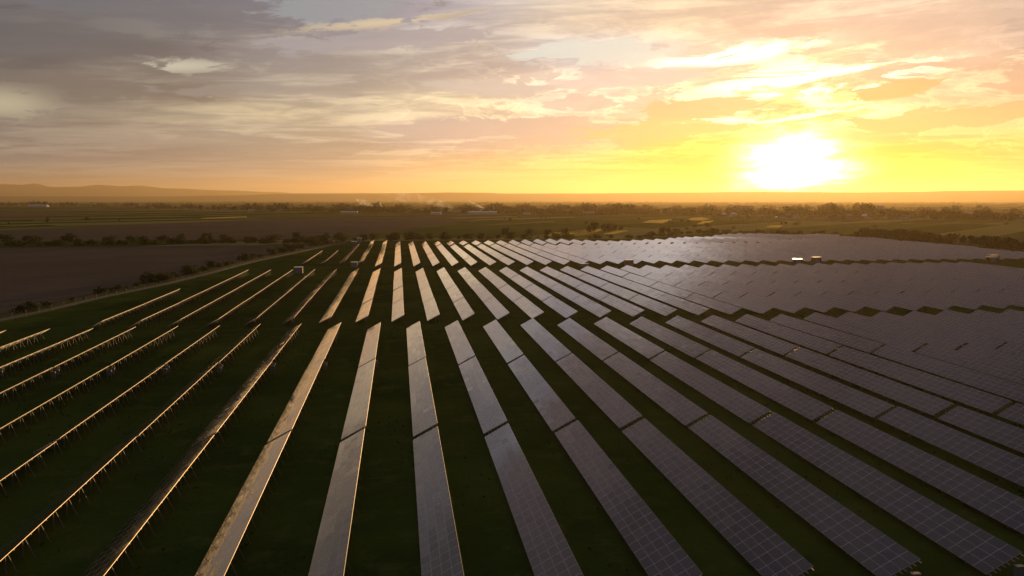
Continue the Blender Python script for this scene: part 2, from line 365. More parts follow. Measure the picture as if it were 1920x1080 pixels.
class MB:
    def __init__(s): s.v = []; s.f = []; s.mi = []
    def quad(s, a, b, c, d, m=0):
        n = len(s.v); s.v += [tuple(a), tuple(b), tuple(c), tuple(d)]; s.f.append((n, n + 1, n + 2, n + 3)); s.mi.append(m)
    def box(s, x0, x1, y0, y1, z0, z1, m=0):
        n = len(s.v)
        s.v += [(x0, y0, z0), (x1, y0, z0), (x1, y1, z0), (x0, y1, z0), (x0, y0, z1), (x1, y0, z1), (x1, y1, z1), (x0, y1, z1)]
        for q in ((0, 3, 2, 1), (4, 5, 6, 7), (0, 1, 5, 4), (1, 2, 6, 5), (2, 3, 7, 6), (3, 0, 4, 7)): s.f.append(tuple(n + k for k in q)); s.mi.append(m)
    def bar(s, a, b, w, h=None, m=0):
        a = Vector(a); b = Vector(b); d = (b - a).normalized(); h = h or w
        side = d.cross(Vector((0, 0, 1)))
        if side.length < 1e-3: side = Vector((1, 0, 0))
        side.normalize(); up = side.cross(d).normalized(); n = len(s.v)
        for p in (a, b):
            for i, j in ((-1, -1), (1, -1), (1, 1), (-1, 1)): s.v.append(tuple(p + side * (i * w / 2) + up * (j * h / 2)))
        for q in ((0, 1, 2, 3), (7, 6, 5, 4), (0, 4, 5, 1), (1, 5, 6, 2), (2, 6, 7, 3), (3, 7, 4, 0)): s.f.append(tuple(n + k for k in q)); s.mi.append(m)
    def tube(s, pts, rad, seg=7, m=0):
        rings = []
        for i, p in enumerate(pts):
            p = Vector(p); d = (Vector(pts[min(i + 1, len(pts) - 1)]) - Vector(pts[max(i - 1, 0)])).normalized()
            a = d.orthogonal().normalized(); b = d.cross(a); n = len(s.v); rings.append(n)
            for k in range(seg):
                t = 2 * math.pi * k / seg; s.v.append(tuple(p + (a * math.cos(t) + b * math.sin(t)) * rad[i]))
        for i in range(len(rings) - 1):
            for k in range(seg):
                s.f.append((rings[i] + k, rings[i] + (k + 1) % seg, rings[i + 1] + (k + 1) % seg, rings[i + 1] + k)); s.mi.append(m)
        s.f.append(tuple(rings[-1] + k for k in range(seg))); s.mi.append(m)
    def obj(s, name, mats, parent=None, smooth=False): return mesh_obj(name, s.v, s.f, mats, parent, s.mi, smooth)
    def mesh(s, name, mats, smooth=False):
        me = bpy.data.meshes.new(name); me.from_pydata(s.v, [], s.f); me.update()
        for m in (mats if isinstance(mats, (list, tuple)) else [mats]): me.materials.append(m)
        me.polygons.foreach_set('material_index', s.mi)
        if smooth: me.polygons.foreach_set('use_smooth', [True] * len(me.polygons))
        return me
def inst(name, me, parent=None, loc=(0, 0, 0), rot=(0, 0, 0), sc=(1, 1, 1)):
    o = bpy.data.objects.new(name, me); COL.objects.link(o)
    if parent: o.parent = parent
    o.location = loc; o.rotation_euler = rot; o.scale = sc
    return o
ONES = "zeroth first second third fourth fifth sixth seventh eighth ninth tenth eleventh twelfth thirteenth fourteenth fifteenth sixteenth seventeenth eighteenth nineteenth".split()
TENS = {2: 'twenty', 3: 'thirty', 4: 'forty', 5: 'fifty', 6: 'sixty', 7: 'seventy', 8: 'eighty', 9: 'ninety'}
TENTH = {2: 'twentieth', 3: 'thirtieth', 4: 'fortieth', 5: 'fiftieth', 6: 'sixtieth', 7: 'seventieth', 8: 'eightieth', 9: 'ninetieth'}
def nth(n):
    if n < 20: return ONES[n]
    if n >= 100: return 'hundred-and-' + nth(n - 100) if n > 100 else 'hundredth'
    return TENTH[n // 10] if n % 10 == 0 else TENS[n // 10] + '-' + ONES[n % 10]
FWD = Vector((math.sin(R(8.04)) * math.cos(R(6.315)), math.cos(R(8.04)) * math.cos(R(6.315)), -math.sin(R(6.315))))
RGT = Vector((math.cos(R(8.04)), -math.sin(R(8.04)), 0)); UPV = RGT.cross(FWD)
def seen(p):                                     # where a world point lies relative to the photograph's field of view
    v = Vector(p) - Vector((0, 0, CAM_Z)); d = v.dot(FWD)
    if d < 1: return None
    return v.dot(RGT) / d * 1500, v.dot(UPV) / d * 1500, d

# ------------------------------------------------------------------ ground, fields, hills
FAR = 33000
kind(mesh_obj('ground', [(-FAR, -3000, 0), (FAR, -3000, 0), (FAR, FAR, 0), (-FAR, FAR, 0)], [(0, 1, 2, 3)], M['farmland']), 'structure')
FENCE = [(-150, -60), (-128, 120), (-117, 200), (-110.5, 237), (-105.5, 260), (-101, 293), (-91.5, 336), (-85, 381), (-77, 453), (-63.5, 526), (-49, 601), (-38, 655), (-15, 668), (110, 668), (215, 672), (300, 745), (352, 742), (414, 662), (405, 601), (396, 510), (394, 445), (400, 200), (410, -60)]
def sheet(name, pts, mat, z): return kind(mesh_obj(name, [(x, y, z) for x, y in pts], [tuple(range(len(pts)))], mat), 'structure')
def area(p): return sum(p[i][0] * p[(i + 1) % len(p)][1] - p[(i + 1) % len(p)][0] * p[i][1] for i in range(len(p)))
def ccw(p): return p if area(p) > 0 else p[::-1]
sheet('plant_meadow', ccw(FENCE), M['grass'], 0.03)
def offset_line(pts, d):
    out = []
    for i, p in enumerate(pts):
        a = pts[max(i - 1, 0)]; b = pts[min(i + 1, len(pts) - 1)]
        t = Vector((b[0] - a[0], b[1] - a[1])).normalized(); out.append((p[0] - t.y * d, p[1] + t.x * d))
    return out
edge = FENCE[:12]
o14 = offset_line(edge, 11.5)
o1 = offset_line(edge, 1.0); o4 = offset_line(edge, 4.2)
sheet('field_margin', ccw(offset_line(edge, 0.1) + o14[::-1]), M['field_margin'], 0.02)
sheet('perimeter_track', ccw(o1 + o4[::-1]), M['track'], 0.05)
sheet('ploughed_field', ccw([p for p in o14 if p[1] < 606] + [(-64, 610), (-150, 621), (-230, 610), (-420, 620), (-900, 640), (-900, -60)]), M['plough'], 0.03)
sheet('ploughed_field', ccw([(-900, 800), (-431, 880), (-426, 933), (-385, 1043), (-332, 1187), (-240, 1414), (-108, 1558), (53, 1536), (141, 1398), (36, 1043), (1, 903), (-53, 766), (-90, 712), (-350, 705), (-900, 700)]), M['plough'], 0.03)
sheet('green_meadow', ccw([(7, 887), (127, 1261), (354, 1493), (452, 1316), (215, 905), (110, 716), (24, 716)]), M['green'], 0.06)
def crop(name, poly):
    # a stand of ripe crop: the soil sheet and ranks of upright stalks standing across the low sun
    b = MB(); vs = [(x, y, 0.12) for x, y in poly]; ux, uy = math.cos(R(SUN_AZ)), -math.sin(R(SUN_AZ)); vx, vy = math.sin(R(SUN_AZ)), math.cos(R(SUN_AZ))
    q = [(x * ux + y * uy, x * vx + y * vy) for x, y in poly]; v = min(p[1] for p in q) + 1
    rc = random.Random(len(poly) + int(poly[0][0]))
    while v < max(p[1] for p in q):
        xs = sorted(p[0] + (t[0] - p[0]) * (v - p[1]) / (t[1] - p[1]) for p, t in zip(q, q[1:] + q[:1]) if (p[1] - v) * (t[1] - v) < 0)
        for a, c in zip(xs[::2], xs[1::2]):
            n = max(1, int((c - a) / 4))
            for i in range(n):
                s0, s1 = a + (c - a) * i / n, a + (c - a) * (i + 1) / n; w0, w1 = v + rc.uniform(-1, 1), v + rc.uniform(-1, 1)
                h0, h1 = rc.uniform(.75, 1.05), rc.uniform(.75, 1.05)
                P0 = (s0 * ux + w0 * vx, s0 * uy + w0 * vy); P1 = (s1 * ux + w1 * vx, s1 * uy + w1 * vy)
                b.quad((*P0, .1), (*P1, .1), (*P1, h1), (*P0, h0))
        v += 3.0
    n = len(b.v); b.v += vs; b.f.append(tuple(range(n, n + len(vs)))); b.mi.append(0)
    return kind(b.obj(name, [M['crop']]), 'structure')
for nm, pts, mt in (
    ('ripe_crop_strip', [(134, 727), (155, 792), (184, 788), (193, 766), (170, 730), (158, 722)], 'crop'), ('ripe_crop_strip', [(184, 799), (212, 865), (228, 876), (194, 794)], 'crop'),
    ('ripe_crop_strip', [(196, 757), (234, 837), (247, 843), (204, 752)], 'crop'), ('ripe_crop_strip', [(353, 1133), (401, 1249), (455, 1298), (374, 1108)], 'crop'),
    ('farm_track', [(90, 1015), (144, 1128), (158, 1117), (204, 1200), (246, 1255), (238, 1215), (196, 1155), (155, 1090), (139, 1088)], 'crop'),
    ('ripe_crop_strip', [(470, 1267), (521, 1384), (568, 1448), (529, 1318), (477, 1227)], 'crop'), ('ripe_crop_strip', [(405, 1054), (466, 1188), (492, 1209), (418, 1052)], 'crop'),
    ('ripe_crop_strip', [(433, 903), (471, 971), (494, 982), (449, 901)], 'crop'), ('crop_strip', [(-414, 1751), (-401, 1846), (-346, 1859), (-333, 1796), (-392, 1687)], 'crop_green'),
    ('crop_strip', [(-353, 1507), (-296, 1632), (-287, 1584), (-336, 1478)], 'crop'), ('crop_strip', [(-485, 1063), (-483, 1156), (-472, 1129), (-475, 1040)], 'crop_green'),
    ('crop_strip', [(-640, 930), (-463, 1015), (-438, 1073), (-394, 1067), (-403, 1036), (-431, 943)], 'crop_green'), ('crop_strip', [(-604, 1430), (-554, 1502), (-534, 1468), (-574, 1376)], 'crop_green'),
    ('stubble_field', [(-744, 1633), (-1087, 2388), (-885, 2283), (-739, 2061), (-695, 1704)], 'stubble'), ('ripe_crop_strip', [(712, 1060), (755, 1099), (725, 1046), (690, 1022)], 'crop_green')):
    if mt == 'crop' and nm != 'farm_track': crop(nm, ccw(pts))
    else: sheet(nm, ccw(pts), M['crop_old' if mt == 'crop' else mt], 0.12)
# wheel tracks and short turf in the two service lanes
for y, x0, x1 in ((214.5, -112, 398), (388.5, -78, 390)):
    for dxx in (-0.9, 0.9):
        pts = [(x0 + (x1 - x0) * k / 40, y + dxx + 0.5 * math.sin(k * 1.3) + (2.5 if y > 300 and k < 9 else 0) * (1 - k / 9)) for k in range(41)]
        sheet('lane_track', ccw([(a, b - 0.35) for a, b in pts] + [(a, b + 0.35) for a, b in pts[::-1]]), M['field_margin'], 0.06)

def ridge(name, prof, dist, depth, mat, seed):
    """prof: (azimuth deg, height m above the plain) of the crest; a real hill with a front slope and a back slope"""
    rnd = random.Random(seed); n = 240; a0 = prof[0][0]; a1 = prof[-1][0]; vs = []; fs = []
    rows = [(-depth, 0), (-depth * .62, .28), (-depth * .3, .66), (-depth * .1, .93), (0, 1.0), (depth * .3, .6), (depth, -0.05)]
    ph = [(rnd.uniform(0, 6.3), rnd.uniform(.3, 2.5), rnd.uniform(.2, 1)) for _ in range(9)]
    for i in range(n + 1):
        a = a0 + (a1 - a0) * i / n
        h = 0
        for (p, q), (s, t) in zip(prof, prof[1:]):
            if p <= a <= s: k = (a - p) / (s - p); k = k * k * (3 - 2 * k); h = q + (t - q) * k
        wob = sum(math.sin(a * f * 1.7 + p) * w for p, f, w in ph) / 6
        for dd, hh in rows:
            r = dist + dd + wob * depth * .12
            zz = h * hh * (1 + (0.03 * wob)) if hh > 0 else -3
            if hh == 0: zz = -3
            vs.append((math.sin(R(a + 8.04)) * r, math.cos(R(a + 8.04)) * r, zz))
    m = len(rows)
    for i in range(n):
        for j in range(m - 1): fs.append((i * m + j, (i + 1) * m + j, (i + 1) * m + j + 1, i * m + j + 1))
    o = mesh_obj(name, vs, fs, mat, smooth=True); return kind(o, 'structure')
def azp(x): return math.degrees(math.atan((x - 960) / 1500))
def hz(y, d): return CAM_Z + (374 - y) / 1500 * d
D1 = 18000
ridge('hills', [(azp(x), hz(y, D1)) for x, y in ((-700, 371), (-300, 370), (0, 369), (300, 369), (430, 367), (540, 364), (640, 363.5), (750, 362.5), (850, 361), (905, 361.5), (950, 363), (1100, 363), (1280, 361.5), (1400, 360.5), (1500, 361), (1600, 362), (1700, 361.5), (1800, 360), (1920, 360), (2200, 362), (2700, 364))], D1, 2600, M['hill'], 3)
D2 = 27500
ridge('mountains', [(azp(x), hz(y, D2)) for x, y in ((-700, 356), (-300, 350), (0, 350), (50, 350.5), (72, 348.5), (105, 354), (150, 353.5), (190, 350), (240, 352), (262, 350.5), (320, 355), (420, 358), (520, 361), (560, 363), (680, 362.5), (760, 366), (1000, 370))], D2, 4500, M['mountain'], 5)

# ------------------------------------------------------------------ solar tables
WX, ZLO, ZHI = 3.44, 0.65, 2.50
SLOPE = math.hypot(WX, ZHI - ZLO); TILT = math.atan2(ZHI - ZLO, WX)
BAY = 3.42
def zat(x): return ZLO + (x + WX) / WX * (ZHI - ZLO)          # underside height over local x (hi edge at x = 0)
def panel_mesh(n):
    L = n * 1.71; b = MB(); t = 0.042
    # glass on top, white backsheet below, aluminium round the sides
    b.quad((0, 0, t), (SLOPE, 0, t), (SLOPE, L, t), (0, L, t), 0)
    b.quad((0, 0, 0), (0, L, 0), (SLOPE, L, 0), (SLOPE, 0, 0), 1)
    b.quad((0, 0, 0), (SLOPE, 0, 0), (SLOPE, 0, t), (0, 0, t), 2); b.quad((0, L, 0), (0, L, t), (SLOPE, L, t), (SLOPE, L, 0), 2)
    b.quad((0, 0, 0), (0, 0, t), (0, L, t), (0, L, 0), 2); b.quad((SLOPE, 0, 0), (SLOPE, L, 0), (SLOPE, L, t), (SLOPE, 0, t), 2)
    return b.mesh('panel_array', [M['panel'], M['backsheet'], M['alu']])
def rack_mesh(n, over, with_posts):
    L = n * 1.71; b = MB(); nb = int(L / BAY)
    for k in range(8):                                           # purlins, two under each line of modules
        x = -WX + WX * ((k // 2) + (0.22 if k % 2 == 0 else 0.78)) / 4
        b.bar((x, -over, zat(x) - 0.035), (x, L + over, zat(x) - 0.035), 0.055, 0.07)
    for i in range(nb + 1):
        y = min(max(i * BAY, 0.35), L - 0.35)
        b.bar((-WX + .15, y, zat(-WX + .15) - 0.13), (-0.12, y, zat(-0.12) - 0.13), 0.07, 0.11)      # rafter
        if with_posts:
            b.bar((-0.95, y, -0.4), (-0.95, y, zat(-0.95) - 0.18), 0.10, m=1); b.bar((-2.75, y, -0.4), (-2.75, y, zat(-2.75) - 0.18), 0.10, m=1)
            b.bar((0.12, y, -0.1), (-0.72, y, zat(-0.72) - 0.2), 0.06, m=1)
    return b.mesh('mounting_rack', [M['rack'], M['steel']])
def bar_mesh(name, a, b_, w):
    b = MB(); b.bar(a, b_, w); return b.mesh(name, [M['steel']])
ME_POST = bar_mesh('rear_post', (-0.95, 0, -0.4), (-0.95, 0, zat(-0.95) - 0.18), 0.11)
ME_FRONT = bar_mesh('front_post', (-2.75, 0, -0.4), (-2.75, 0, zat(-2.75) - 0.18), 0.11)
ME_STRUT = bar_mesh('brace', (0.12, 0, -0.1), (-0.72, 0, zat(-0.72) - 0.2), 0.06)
CACHE = {}
def cached(key, fn):
    if key not in CACHE: CACHE[key] = fn()
    return CACHE[key]
specs = []          # (block, row, seg, X_hi, Y0, n modules, z lift, pitch)
def fence_x(y):
    for (x0, y0), (x1, y1) in zip(FENCE[:12], FENCE[1:12]):
        if y0 <= y <= y1: return x0 + (x1 - x0) * (y - y0) / (y1 - y0)
    return -30
for k in range(-10, 19):                                          # near field
    X = 5.0 + 10.0 * k
    for s, y0 in enumerate((61.7, 110.9, 159.9)): specs.append((0, k, s, X, y0, 28, 0, 0))
for k in range(-8, 30):                                           # middle field
    X = 1.1 + 9.76 * k
    for s in range(4):
        if k == -8 and s > 1: continue
        specs.append((1, k, s, X, 219.6 + 38.4 * s, 22, 0, 0))
for k in range(-5, 41):                                           # far field
    X = 0.9 + 9.6 * k
    for s in range(4):
        y0 = 403.0 + 42.0 * s
        if k <= -2: y0 += 22.5
        if k == -5 and s > 1: continue
        if k == -4 and s > 1: continue
        if k == -3 and s > 3: continue
        if X > 384 and y0 < 450 or X > 394: continue
        specs.append((2, k, s, X, y0, 24, 0, 0))
    if k >= -2:
        lim = 626 if X < 205 else min(626 + (X - 205) * 0.76, 712)
        y0 = 573.0; s = 4
        while y0 + 22 < lim:
            n = min(24, int((lim - y0) / 1.71)); ph = 0.30 * math.sin((y0 - 573) * 0.11 + k * 0.35 + 0.8)
            specs.append((2, k, s, X, y0, n, 0.35 + 0.35 * math.sin(k * 0.8 + s), R(0.9 * math.cos(k * .45 + s * 1.9))))
            y0 += n * 1.71 + 1.2; s += 1
def on_screen(sp):
    _, _, _, X, y0, n, _, _ = sp; L = n * 1.71; best = 0; pts = []
    for x, z in ((-WX, ZLO), (0, ZHI)):
        for j in range(5):
            q = seen((X + x, y0 + L * j / 4, z))
            if q and abs(q[0]) < 985 and -575 < q[1]: pts.append(q)
    if len(pts) < 1: return 0
    dmin = sorted(p[2] for p in pts)[len(pts) // 2]
    return L * WX * max(0.05, abs(sum(p[1] for p in pts) / len(pts) - 166) + 20) / dmin ** 2
vis = [(on_screen(s), s) for s in specs]; vis = [v for v in vis if v[0] > 0]
vis.sort(key=lambda v: -v[0])
things = [s for _, s in vis[:300]]; rest = [s for _, s in vis[300:]]
FIELD = ('near field', 'middle field', 'far field')
rowno = {}
for b in range(3):
    for i, k in enumerate(sorted({s[1] for s in specs if s[0] == b})): rowno[(b, k)] = i + 1
rnd = random.Random(11)
for sp in things:
    b, k, s, X, y0, n, lift, pitch = sp
    tone = 'gold-edged' if X < -18 else ('bronze' if X < 0 and b == 0 else ('pale' if b and X < 70 else 'grey'))
    t = thing('solar_table', f"{tone} tilted solar table, {nth(rowno[(b, k)])} row from the fence, {nth(s + 1)} table of the {FIELD[b]}", 'solar panels', (X, y0, lift), 0.0, f'tilted solar tables of the {FIELD[b]}')
    t.rotation_euler = (pitch + R(rnd.gauss(0, 0.08)), R(rnd.gauss(0, 0.5)), R(rnd.gauss(0, 0.05)))
    inst('panel_array', cached(('p', n), lambda: panel_mesh(n)), t, (-WX, 0, ZLO), (0, -TILT, 0))
    legs = X < 8 and (b < 2 or X < -10)
    over = 0.42 if (b == 0 and s < 2) else 0.2
    inst('mounting_rack', cached(('r', n, over, legs), lambda: rack_mesh(n, over, not legs)), t)
    if legs:
        for i in range(int(n * 1.71 / BAY) + 1):
            y = min(max(i * BAY, 0.35), n * 1.71 - 0.35)
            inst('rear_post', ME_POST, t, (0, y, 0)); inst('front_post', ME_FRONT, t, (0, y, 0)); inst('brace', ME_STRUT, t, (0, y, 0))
if rest:
    bm = MB()
    for sp in rest:
        b, k, s, X, y0, n, lift, pitch = sp; L = n * 1.71
        dz0 = rnd.gauss(0, .03); c = [(X - WX, y0, ZLO + lift), (X, y0, ZHI + lift + dz0), (X, y0 + L, ZHI + lift + dz0 + pitch * L), (X - WX, y0 + L, ZLO + lift + pitch * L)]
        bm.quad(*[(p[0], p[1], p[2] + .042) for p in c], 0); bm.quad(*c[::-1], 1)
        for p, q in zip(c, c[1:] + c[:1]): bm.quad(p, q, (q[0], q[1], q[2] + .042), (p[0], p[1], p[2] + .042), 2)
        for i in range(int(L / BAY) + 1):
            y = min(max(i * BAY, .35), L - .35)
            for x in (-.95, -2.75): bm.bar((X + x, y0 + y, -.3), (X + x, y0 + y, zat(x) + lift - .12), .11, m=2)
    o = bm.obj('distant_solar_array', [M['panel'], M['backsheet'], M['alu']]); o['label'] = 'mass of small far solar tables along the rear edge of the plant'; kind(o, 'stuff')

# ------------------------------------------------------------------ inverter cabinets in the open gaps, kiosks in the lanes
def cabinet_meshes():
    b = MB(); b.box(-.38, .38, -.16, .16, .75, 1.75)
    for i in range(6): b.box(-.34 + i * .115, -.30 + i * .115, .16, .20, .85, 1.6)
    body = b.mesh('cabinet_body', [M['cabinet']])
    b = MB(); b.box(-.42, .42, -.24, .24, 1.75, 1.80); hood = b.mesh('hood', [M['steel']])
    b = MB(); b.box(-.06, .06, -.06, .06, -.3, .75); post = b.mesh('post', [M['steel']])
    return body, hood, post
CB = cabinet_meshes()
def cabinet(x, y, label, grp='inverter cabinets in the table gaps'):
    t = thing('inverter_cabinet', label, 'cabinet', (x, y, 0), 0, grp)
    inst('cabinet_body', CB[0], t); inst('hood', CB[1], t)
    for px in (-.28, .28): inst('post', CB[2], t, (px, 0, 0))
for k in range(-10, 15):
    X = 5.0 + 10 * k
    for j, (ox, y) in enumerate(((-0.1, 158.6), (-0.2, 160.6))) if k < 0 else enumerate(((-1.3, 159.35),)):
        cabinet(X + ox + (0.25 if k < 0 else 0), y, f"grey inverter cabinet on posts beside the {nth(k + 11)} near row, {'nearer of its pair' if j == 0 and k < 0 else ('farther of its pair' if k < 0 else 'alone in the gap')}")
for k in range(2, 8):
    X = 5.0 + 10 * k
    cabinet(X - 1.1, 60.7, f"grey inverter cabinet under the front end of the {nth(k + 11)} near row")
def kiosk(x, y, w, l, h, label, wall='kiosk_wall', rz=0.0):
    t = thing('transformer_kiosk', label, 'kiosk', (x, y, 0), rz, 'transformer kiosks in the lanes')
    b = MB(); b.box(-w / 2, w / 2, -l / 2, l / 2, .15, h); b.obj('wall', [M[wall]], t)
    b = MB(); b.box(-w / 2 - .1, w / 2 + .1, -l / 2 - .1, l / 2 + .1, 0, .148); b.obj('plinth', [M['cabinet']], t)
    b = MB(); b.box(-w / 2 - .28, w / 2 + .28, -l / 2 - .28, l / 2 + .28, h + .002, h + .16); b.obj('roof', [M['kiosk_roof']], t)
    b = MB(); b.box(-w * .3, -w * .02, -l / 2 - .04, -l / 2 - .002, .2, h - .3); b.obj('door', [M['door']], t)
    b = MB(); b.box(w * .02, w * .3, -l / 2 - .04, -l / 2 - .002, .2, h - .3); b.obj('door', [M['door']], t)
    b = MB()
    for i in range(6): b.box(w / 2 + .002, w / 2 + .05, -l * .25, l * .25, 1.0 + i * .16, 1.09 + i * .16)
    b.obj('vent_grille', [M['door']], t)
kiosk(-46.3, 380.5, 3.6, 3.0, 2.7, 'reddish transformer kiosk beside the fence end of the second lane')
kiosk(-22.4, 409, 3.0, 2.6, 2.6, 'reddish transformer kiosk between lane and far field, third row from fence', 'cream_wall')
kiosk(-33.6, 612, 3.4, 2.8, 2.6, 'small kiosk at the far fence corner below the hedge', 'dark_wall')
kiosk(-31, 645, 3.6, 2.4, 3.6, 'white-roofed kiosk behind the far fence corner', 'white_wall')
kiosk(93.8, 398.6, 3.6, 2.6, 1.3, 'low flat transformer kiosk in the lane before a reddish hut', 'cream_wall')
kiosk(117.5, 399.6, 4.0, 3.0, 2.9, 'reddish hut standing in the second lane behind a low kiosk', 'kiosk_wall')
kiosk(206.5, 392.8, 4.2, 2.2, 3.0, 'dark kiosk with a shining roof in the lane, nearer of two', 'dark_wall')
kiosk(220.0, 398.3, 4.2, 2.4, 3.4, 'dark kiosk with a shining roof in the lane, farther of two', 'dark_wall')
kiosk(318.5, 392.6, 5.0, 2.6, 2.9, 'dark kiosk at the far lane end below the dark wood, nearer one', 'dark_wall')
kiosk(325.0, 399.2, 4.6, 2.6, 3.4, 'dark kiosk at the far lane end below the dark wood, farther one', 'dark_wall')

# ------------------------------------------------------------------ perimeter fence
ft = thing('perimeter_fence', 'dark wire fence with posts running along the track beside the ploughed field', 'fence')
b = MB(); acc_d = 0
pm = MB(); pm.box(-.05, .05, -.05, .05, -.3, 2.1); ME_FP = pm.mesh('post', [M['post']])
pts = [Vector((x, y)) for x, y in FENCE[1:12]]; pos = []
for a, c in zip(pts, pts[1:]):
    n = max(1, round((c - a).length / 6.2))
    for i in range(n): pos.append(a.lerp(c, i / n))
pos.append(pts[-1])
for p in pos[:98]: inst('post', ME_FP, ft, (p.x, p.y, 0))
for z in (0.4, 0.95, 1.5, 2.0):
    for p, q in zip(pos, pos[1:]): b.bar((p.x, p.y, z), (q.x, q.y, z), .022)
b.obj('wire', [M['post']], ft)

# ------------------------------------------------------------------ vegetation
def crown_mesh(name, rnd, n, lumps, sx, sz, z0, leaf, mat):
    b = MB(); L = []
    for i in range(lumps):
        a = rnd.uniform(0, 6.283); r = rnd.uniform(0, .55) * sx; z = z0 + rnd.uniform(.18, .82) * sz
        L.append((Vector((math.cos(a) * r, math.sin(a) * r, z)), rnd.uniform(.30, .52) * min(sx, sz)))
    while len(b.f) < n:
        c, r = rnd.choice(L)
        d = Vector((rnd.gauss(0, 1), rnd.gauss(0, 1), rnd.gauss(0, 1))).normalized()
        p = c + d * r * rnd.uniform(.55, 1.12)
        if p.z < z0 * .6 or p.z > 1.03: continue
        nrm = (d + Vector((rnd.gauss(0, .6), rnd.gauss(0, .6), rnd.gauss(0, .6)))).normalized()
        u = nrm.orthogonal().normalized(); w = nrm.cross(u); th = rnd.uniform(0, 6.28); u, w = u * math.cos(th) + w * math.sin(th), w * math.cos(th) - u * math.sin(th)
        s = leaf * rnd.uniform(.6, 1.35); b.quad(p - u * s - w * s * .7, p + u * s - w * s * .5, p + u * s * .8 + w * s, p - u * s * .9 + w * s * .8)
    return b.mesh(name, [mat])
def trunk_mesh(rnd, h, r):
    b = MB(); lean = rnd.uniform(-.03, .03)
    b.tube([(0, 0, -.03), (lean * .4, 0, h * .4), (lean, 0, h)], [r * 1.25, r, r * .6])
    for i in range(4):
        a = i * 1.6 + rnd.uniform(0, 1); z = h * rnd.uniform(.6, .95)
        b.tube([(lean * .8, 0, z), (math.cos(a) * .14, math.sin(a) * .14, z + .12), (math.cos(a) * .24, math.sin(a) * .24, z + .26)], [r * .5, r * .35, r * .15], 5)
    return b.mesh('trunk', [M['bark']], True)
rv = random.Random(21)
BUSH = [crown_mesh('foliage', rv, 620, rv.randint(6, 10), rv.uniform(.95, 1.4), 1.0, 0.02, 0.062, M['leaf']) for _ in range(7)]
TREE = [(crown_mesh('crown', rv, 620, rv.randint(7, 11), rv.uniform(.6, .85), .86, .14, 0.052, M['leaf_dark']), trunk_mesh(rv, .5, .025)) for _ in range(7)]
CONE = [(crown_mesh('crown', rv, 420, 9, .34, .92, .08, 0.045, M['leaf_dark']), trunk_mesh(rv, .6, .02)) for _ in range(3)]
def bush(x, y, h, label, grp, wide=1.0):
    o = inst('bush', rv.choice(BUSH), None, (x, y, -.05), (0, 0, rv.uniform(0, 6.28)), (h * wide, h * wide * rv.uniform(.85, 1.15), h))
    return tag(o, label, 'bush', grp)
def tree(x, y, h, label, grp, kindset=None, wide=1.0):
    c, tr = rv.choice(kindset or TREE)
    t = thing('tree', label, 'tree', (x, y, 0), rv.uniform(0, 6.28), grp); t.scale = (h * wide, h * wide, h)
    inst('crown', c, t); inst('trunk', tr, t)
def spread_line(pts, n, jit, rnd):
    P = [Vector(p) for p in pts]; seg = [(b - a).length for a, b in zip(P, P[1:])]; tot = sum(seg); out = []
    for i in range(n):
        d = tot * (i + rnd.uniform(.15, .85)) / n
        for a, c, l in zip(P, P[1:], seg):
            if d <= l:
                q = a.lerp(c, d / l); out.append((q.x + rnd.uniform(-jit, jit), q.y + rnd.uniform(-jit, jit))); break
            d -= l
    return out
size_word = lambda h, a, b_: 'low' if h < a else ('middling' if h < b_ else 'tall')
# hedge between perimeter track and ploughed field
H1 = [(-118, 236, 1.0), (-117, 244, 1.2), (-114, 258, 2.3), (-113, 263, 2.9), (-111, 270, 2.0), (-109, 285, 1.4), (-107, 306, 2.7), (-105, 316, 2.4), (-103, 333, 1.5), (-101, 345, 4.8), (-98, 349, 4.5), (-97, 362, 2.8), (-95, 377, 4.3), (-94, 382, 3.4), (-93, 398, 2.6), (-92, 413, 3.7), (-91, 422, 2.4), (-89, 432, 2.2), (-85, 465, 3.9), (-83, 477, 3.1), (-81, 489, 1.8), (-78, 512, 4.0), (-74, 527, 4.1), (-71, 542, 4.9), (-68, 571, 3.3), (-62, 602, 5.5), (-57, 622, 7.0)]
extra = [(x + rv.uniform(-2, 2), y + rv.uniform(5, 9), h * rv.uniform(.35, .6)) for x, y, h in H1 if rv.random() < .75]
for i, (x, y, h) in enumerate(sorted(H1 + extra, key=lambda q: q[1])):
    bush(x, y, h, f"{size_word(h, 1.8, 3.5)} dark bush beside the perimeter track, {nth(i + 1)} along from its near end", 'bushes along the perimeter track', 1.15)
# hedge between the two ploughed fields
pl = sorted(spread_line([(-330, 640), (-230, 640), (-140, 655), (-80, 648), (-50, 664)], 84, 9, rv))
for i, (x, y) in enumerate(pl):
    h = rv.choice([1.8, 2.6, 3.4, 4.2, 5.4]) * rv.uniform(.85, 1.2) * (0.8 if x < -220 else 1.0)
    bush(x, y, h, f"{size_word(h, 4, 5.5)} dark hedge bush between the ploughed fields, {nth(i + 1)} counted towards the plant", 'hedge between the ploughed fields', 1.25)
pl = sorted(spread_line([(-330, 690), (-200, 690), (-100, 700), (-40, 704)], 22, 10, rv))
for i, (x, y) in enumerate(pl):
    h = rv.uniform(3.4, 7.0)
    bush(x, y, h, f"{size_word(h, 6, 7.2)} bush in the rear line of the field hedge, {nth(i + 1)} towards the plant", 'rear line of the field hedge', 1.2)
